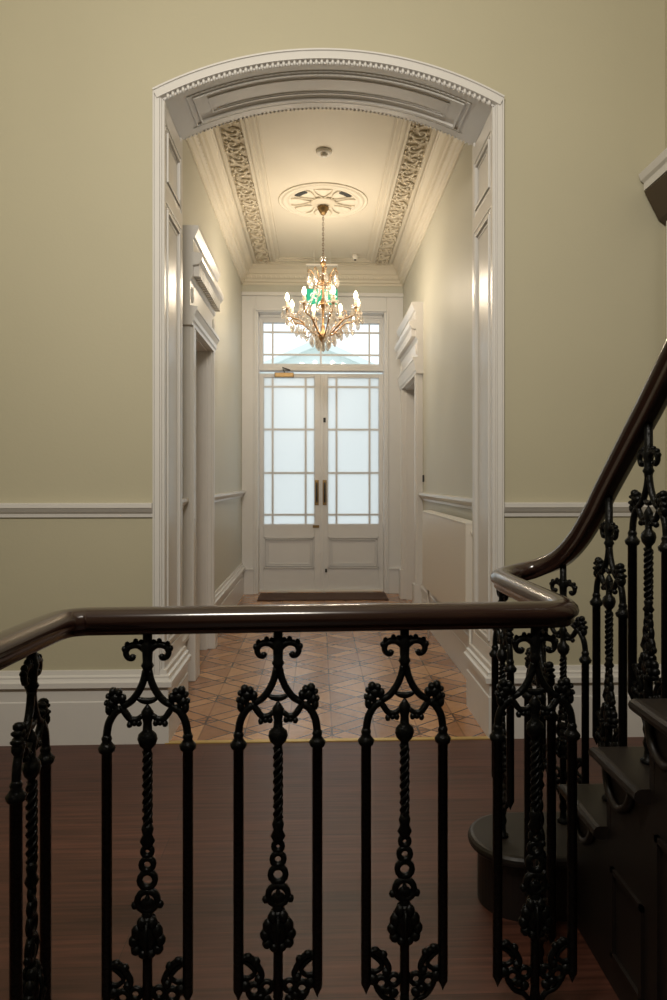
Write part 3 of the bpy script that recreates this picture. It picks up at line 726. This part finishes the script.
# ------------------------------------------------------------------ staircase
G, RI = .218, .185
XS = .66
def ty(n): return 1.905-(n-2)*G          # far edge of tread n
st = thing('staircase', 'dark wooden staircase with rounded bottom step rising on the right', 'staircase', (0, 0, 0))
NT = 8
def rounded_slab(mb, x0, x1, y0, y1, z0, z1):      # slab with a half-round nosing on the far and the left edges
    r = (z1-z0)/2; prof = []
    for i in range(7):
        a = -pi/2+pi*i/6; prof.append((r*cos(a)-r, r*sin(a)))
    vs = []
    for o, z in prof: vs += [(x0-o, y0, z+z0+r), (x0-o, y1+o, z+z0+r), (x1, y1+o, z+z0+r), (x1, y0, z+z0+r)]
    fs = []
    for i in range(6):
        for j in range(3): fs.append((i*4+j, i*4+j+1, i*4+5+j, i*4+4+j))
        fs.append((i*4+3, i*4, i*4+4, i*4+7))
    fs += [(0, 1, 2, 3), (27, 26, 25, 24)]
    mb.add(vs, fs)
for n_ in range(2, NT+1):
    z1 = n_*RI; yf = ty(n_)
    mb = MB(); rounded_slab(mb, XS, RR_-.004, yf-G-.03, yf, z1-.032, z1); mb.build('tread', M['stair'], st)
    mb = MB(); mb.box(XS+.035, RR_-.004, yf-.045, yf-.025, (n_-1)*RI-.001, z1-.03); mb.build('riser', M['stair'], st)
    # scroll bracket under the tread end
    mb = MB(); pts = cr([(yf-.03, z1-.04), (yf-.05, z1-.09), (yf-.10, z1-.11), (yf-.15, z1-.08), (yf-.17, z1-.045)], 4)
    mb.tube([(XS+.03, y, z) for y, z in pts], .010, 6); mb.ring((XS+.03, yf-.09, z1-.07), .0, .0) if False else None
    mb.build('tread_bracket', M['stair'], st)
mb = MB()          # closed side under the treads
prof = []
for n_ in range(2, NT+1): prof += [(ty(n_)-.03, (n_-1)*RI), (ty(n_)-.03, n_*RI-.031)]
prof[0] = (ty(2)-.03, 0)
prof += [(ty(NT)-G, NT*RI-.031), (ty(NT)-G, 0)]
# split in columns to keep faces convex
for n_ in range(2, NT+1):
    ya, yb = ty(n_)-.03-G, ty(n_)-.03
    mb.box(XS+.036, XS+.075, ya, yb, 0, n_*RI-.031)
mb.build('side_panel', M['stair'], st)
mb = MB()
for n_ in range(3, NT+1):
    ya, yb = ty(n_)-.03-G+.03, ty(n_)-.06
    z0_, z1_ = .08, (n_-1)*RI-.08
    for a_, b_, c_, d_ in ((ya, yb, z0_, z0_+.012), (ya, yb, z1_-.012, z1_), (ya, ya+.012, z0_, z1_), (yb-.012, yb, z0_, z1_)): mb.box(XS+.028, XS+.037, a_, b_, c_, d_)
mb.build('panel_moulding', M['stair'], st)
# bottom step with the rounded end
def curtail(mb, r, xe, z0, z1, yb, edge=0.0):
    cx_, cy_ = .572, 1.995; pts = []
    for i in range(25):
        a = pi/2+pi*i/24; pts.append((cx_+r*cos(a), cy_+r*sin(a)))
    pts += [(XS+.03, cy_-r), (xe, cy_-r), (xe, cy_+r)]
    n = len(pts)
    if not edge:
        mb.prism(pts, 'z', z0, z1)
    else:
        vs = []; hh = (z1-z0)/2
        for k in range(7):
            a = -pi/2+pi*k/6; o = -hh*(1-cos(a)); q = (r+o)/r
            for (x, y) in pts: vs.append((cx_+(x-cx_)*(q if x < XS else 1), cy_+(y-cy_)*q, z0+hh+hh*sin(a)))
        fs = [(k*n+i, k*n+(i+1) % n, (k+1)*n+(i+1) % n, (k+1)*n+i) for k in range(6) for i in range(n)]
        fs += [tuple(range(n))[::-1], tuple(range(6*n, 7*n))]; mb.add(vs, fs)
mb = MB(); curtail(mb, .140, RR_-.004, RI-.032, RI, 1.86, 1); mb.build('curtail_tread', M['stair'], st)
mb = MB(); curtail(mb, .112, RR_-.004, 0, RI-.03, 1.88); mb.build('curtail_riser', M['stair'], st)

# ------------------------------------------------------------------ handrail
def rail_y(x): return 1.477+.038*x
ZR = .912
raw = [(-.612, .30, ZR), (-.575, .80, ZR), (-.545, 1.18, ZR), (-.528, 1.36, ZR), (-.515, 1.43, ZR), (-.485, rail_y(-.485)-.004, ZR), (-.44, rail_y(-.44), ZR), (-.25, rail_y(-.25), ZR), (0, rail_y(0), ZR), (.25, rail_y(.25), ZR), (.44, rail_y(.44), ZR),
       (.505, 1.497, ZR), (.536, 1.515, ZR), (.547, 1.555, ZR), (.545, 1.65, ZR), (.538, 1.80, ZR), (.532, 1.95, ZR), (.537, 2.03, ZR), (.562, 2.09, ZR), (.61, 2.125, .918), (.675, 2.12, .935), (.725, 2.065, .972), (.748, 1.98, 1.035), (.755, 1.88, 1.115), (.757, 1.80, 1.185), (.757, 1.64, 1.312), (.757, 1.51, 1.416), (.757, 1.2, 1.68), (.757, .8, 2.02), (.757, .45, 2.32)]
path = cr(raw, 6)
from mathutils import Vector as V
prof = []
wd, ht = .033, .028
top = [(-.024, -.010), (-.031, -.004), (-.033, .004), (-.030, .014), (-.022, .022), (-.011, .0265), (0, .028)]
prof = top+[(-x, z) for x, z in top[-2::-1]]+[(.022, -.014), (.023, -.020), (.017, -.0265), (-.017, -.0265), (-.023, -.020), (-.022, -.014)]
vs = []; fs = []; n = len(prof)
for i, p in enumerate(path):
    t_ = (V(path[min(i+1, len(path)-1)])-V(path[max(i-1, 0)])).normalized()
    side = t_.cross(V((0, 0, 1))).normalized(); up = side.cross(t_).normalized()
    for a, b in prof: vs.append(tuple(V(p)+side*a+up*b))
for i in range(len(path)-1):
    for j in range(n): fs.append((i*n+j, i*n+(j+1) % n, (i+1)*n+(j+1) % n, (i+1)*n+j))
fs += [tuple(range(n)), tuple((len(path)-1)*n+j for j in range(n))[::-1]]
mb = MB(); mb.add(vs, fs, True)
tag(mb.build('handrail', M['mahogany']), 'polished dark mahogany handrail curving over the black iron balustrade', 'handrail')

# ------------------------------------------------------------------ cast iron baluster panels
def make_panel(name, label, bar, total, parent_group, foot_plate=True):
    """bar: length of the straight side bars; total: height from the foot to the underside of the rail"""
    t = thing(name, label, 'baluster', group=parent_group)
    zb = .129; zc = .127+bar; k = bar/.52
    def mz(z):                                   # middle part follows the length of the bars
        if z <= .145: return z
        if z <= .59: return .145+(z-.145)*((zc-.057-.145)/(.59-.145))
        return z+(zc-.647)
    BX = .0824
    for s in (-1, 1):
        m_ = MB(); m_.lathe([(.0002, zb-.018), (.006, zb-.004), (.0108, zb+.006), (.0108, zc-.008), (.016, zc-.004), (.018, zc+.004), (.013, zc+.010), (.0095, zc+.016), (.011, zc+.022), (.008, zc+.03), (.0002, zc+.032)], s*BX, 0, 10)
        m_.build('side_bar', M['iron'], t)
    # centre shaft
    m_ = MB()
    pts = [(.0085*(1+.13*sin(z*230)), z) for z in [mz(.492)+(mz(.640)-mz(.492))*i/30 for i in range(31)]]
    m_.lathe([(.0105, mz(.145)-.03), (.0100, mz(.200)), (.010, mz(.30))], seg=8)
    m_.lathe([(.0002, mz(.440)), (.010, mz(.444)), (.016, mz(.455)), (.010, mz(.468)), (.013, mz(.480)), (.009, mz(.492))]+pts+[(.0085, mz(.642)), (.009, mz(.646)), (.017, mz(.654)), (.0208, mz(.666)), (.0185, mz(.676)), (.010, mz(.684)), (.009, mz(.70)), (.012, mz(.712)), (.013, mz(.722)), (.0065, mz(.732)), (.0002, mz(.740))], seg=10, sy=.8)
    for a_ in range(3):                          # twisted strand
        m_.tube([(.0078*cos(a_*2.094+q*.75), .0078*sin(a_*2.094+q*.75), mz(.492)+(mz(.640)-mz(.492))*q/24) for q in range(25)], .0038, 5)
    for z, Ro, r in ((.434, .0095, .0062), (.407, .0125, .0066), (.375, .0160, .0070)): m_.ring((0, 0, mz(z)), Ro, r, 'xz', 14, 6)
    m_.ring((0, 0, mz(.332)), .0205, .0075, 'xz', 16, 6)
    m_.blob((0, 0, mz(.324)), .0165, .008, .014, 8, 5); m_.blob((0, 0, mz(.335)), .006, .007, .010, 7, 4)
    for s in (-1, 1): m_.blob((s*.026, 0, mz(.323)), .008, .007, .009, 6, 4)
    m_.blob((0, 0, mz(.301)), .012, .009, .014, 8, 5)
    m_.build('centre_shaft', M['iron'], t)
    # leaf medallion
    m_ = MB(); zm = mz(.257); kk = max(.75, k)
    m_.blob((0, 0, zm), .024, .014, .034*kk, 10, 7)
    for x, z, rx, rz_ in ((.020, .012, .013, .016), (.027, -.006, .0115, .013), (.022, -.024, .012, .011), (.008, -.032, .011, .010), (.010, .030, .012, .014)):
        for s in (-1, 1): m_.blob((s*x, -.003, zm+z*kk), rx, .011, rz_*kk, 8, 5); m_.blob((s*x*.8, .008, zm+z*kk), rx*.8, .008, rz_*kk, 7, 4)
    m_.tube([(0, -.014, zm-.03*kk), (0, -.019, zm), (0, -.012, zm+.032*kk)], .004, 6)
    m_.build('leaf_medallion', M['iron'], t)
    # shoulders: arches springing from the side bars, with leaf tufts
    d = zc-.647
    for s in (-1, 1):
        m_ = MB()
        m_.tube([(s*x, 0, z+d) for x, z in cr([(.0824, .672), (.078, .700), (.066, .722), (.054, .730)], 4)], [.0084]*13, 7)
        m_.ring((s*.0575, 0, .738+d), .0085, .0062, 'xz', 12, 6)
        for x, z, rx, rz_ in ((.064, .752, .013, .012), (.073, .742, .010, .011), (.0695, .766, .009, .009), (.058, .763, .008, .008), (.079, .757, .006, .006), (.078, .730, .008, .013), (.050, .752, .008, .009), (.083, .743, .005, .006)):
            m_.blob((s*x, 0, z+d), rx, .011, rz_, 8, 5)
        m_.tube([(s*x, 0, z+d) for x, z in cr([(.054, .735), (.045, .722), (.034, .708), (.020, .708), (.010, .716)], 3)], [.006, .0065, .007, .0075, .0075, .0072, .007, .007, .0065, .006, .006, .0055, .005], 6)
        for x, z in ((.036, .697), (.026, .700), (.041, .716), (.017, .699)): m_.blob((s*x, 0, z+d), .0065, .008, .0075, 7, 4)
        m_.build('shoulder_leaf', M['iron'], t)
    # wishbone with a swag, stem, and crook scrolls
    m_ = MB()
    for s in (-1, 1):
        m_.tube([(s*x, 0, z+d) for x, z in cr([(.003, .808), (.008, .786), (.018, .764), (.032, .746), (.048, .736)], 4)], .0078, 7)
    m_.tube([(x, 0, z+d) for x, z in cr([(-.024, .753), (-.013, .747), (0, .7445), (.013, .747), (.024, .753)], 3)], [.003, .004, .005, .006, .0065, .007, .0072, .007, .0065, .006, .005, .004, .003], 6)
    m_.lathe([(.0085, .80+d), (.010, .812+d), (.0135, .818+d), (.010, .825+d), (.011, .845+d), (.014, .858+d), (.010, .868+d), (.0095, max(total, .872+d)+.004)], seg=10)
    m_.build('wishbone', M['iron'], t)
    m_ = MB()
    for s in (-1, 1):
        pts = cr([(.004, .851), (.016, .860), (.028, .861), (.039, .856), (.0435, .845), (.039, .835), (.030, .833), (.027, .840)], 4)
        m_.tube([(s*x, 0, z+d) for x, z in pts], [.0085-.0035*q/(len(pts)-1) for q in range(len(pts))], 7)
        m_.blob((s*.030, 0, .8365+d), .0065, .008, .0065, 7, 4)
        for x, z in ((.024, .868), (.041, .862), (.013, .866), (.047, .853)): m_.blob((s*x, 0, z+d), .006, .007, .007, 6, 4)
    m_.build('crook_scroll', M['iron'], t)
    # foot: opposed scrolls, pierced band and the spike down to the base
    m_ = MB(); fz_ = .012
    for s in (-1, 1):
        m_.tube([(s*x, 0, z+fz_) for x, z in cr([(.078, .188), (.066, .192), (.053, .186), (.040, .168), (.034, .152), (.042, .140)], 4)], .0068, 7)
        m_.tube([(s*x, 0, z+fz_) for x, z in cr([(.074, .186), (.060, .176), (.048, .160), (.060, .148), (.074, .150)], 3)], .0052, 6)
        m_.blob((s*.045, 0, .182+fz_), .009, .009, .009, 7, 4); m_.blob((s*.063, 0, .194+fz_), .010, .008, .006, 7, 4)
        m_.ring((s*.050, 0, .122+fz_), .013, .0062, 'xz', 12, 6); m_.ring((s*.024, 0, .128+fz_), .0115, .0055, 'xz', 12, 6)
        m_.blob((s*.068, 0, .132+fz_), .013, .010, .012, 8, 5); m_.blob((s*.037, 0, .108+fz_), .012, .010, .010, 7, 5); m_.blob((s*.040, 0, .146+fz_), .010, .009, .009, 7, 4)
        m_.tube([(s*x, 0, z+fz_) for x, z in cr([(.060, .112), (.045, .092), (.024, .082), (.008, .060)], 4)], .006, 7)
        m_.blob((s*.024, 0, .100+fz_), .012, .009, .010, 7, 4)
    m_.ring((0, 0, .132+fz_), .0095, .0058, 'xz', 12, 6)
    m_.lathe([(.018, 0), (.018, .006), (.011, .010), (.009, .03), (.013, .045), (.009, .058), (.013, .075), (.010, .10), (.008, .130)], seg=10)
    m_.build('foot_scroll', M['iron'], t)
    return t
def dup(root, loc, rz, label):
    r = root.copy(); C.objects.link(r); r.location = loc; r.rotation_euler = (0, 0, rz); r['label'] = label
    for chd in [o for o in root.children]:
        c = chd.copy(); C.objects.link(c); c.parent = r
    return r
g_l = 'iron baluster panels under the level handrail'
g_s = 'iron baluster panels standing on the stairs'
base = make_panel('baluster_panel', 'x', .52, .887, g_l)
rz0 = math.atan(.038)
spots = [(-.353, rail_y(-.353), rz0, 'second black iron scroll baluster panel from the left under the level handrail'),
         (-.084, rail_y(-.084), rz0, 'black iron baluster panel third from the left, standing before the middle of the parquet'),
         (.184, rail_y(.184), rz0, 'black iron baluster panel fourth from the left, standing before the right half of the parquet'),
         (.468, rail_y(.468), rz0, 'black iron baluster panel facing the viewer where the handrail turns back on the right'),
         (-.533, 1.325, R(90+4.3), 'black iron baluster panel seen almost edge-on at the far left of the handrail'),
         (.543, 1.70, R(91.5), 'black iron baluster panel seen edge-on just behind the right-hand turn of the handrail')]
for i, (x, y, a, lb) in enumerate(spots):
    if i == 0: base.location = (x, y, 0); base.rotation_euler = (0, 0, a); base['label'] = lb
    else: dup(base, (x, y, 0), a, lb)
cp = make_panel('baluster_panel', 'black iron baluster panel standing on the left end of the rounded bottom step', .37, .887-RI, g_s)
cp.location = (.527, 1.985, RI); cp.rotation_euler = (0, 0, R(90))
up_ = make_panel('baluster_panel', 'black iron baluster panel set askew on the bottom step under the far bend of rail', .37, .945-RI, g_s)
up_.location = (.730, 2.06, RI); up_.rotation_euler = (0, 0, R(-62))
stp = make_panel('baluster_panel', 'shorter black iron baluster panel standing on the second stair tread', .37, 1.158-2*RI, g_s)
stp.location = (.757, ty(2)-.11, 2*RI); stp.rotation_euler = (0, 0, R(90))
dup(stp, (.757, ty(3)-.11, 3*RI), R(90), 'black iron baluster panel standing on the third stair tread at the right edge')
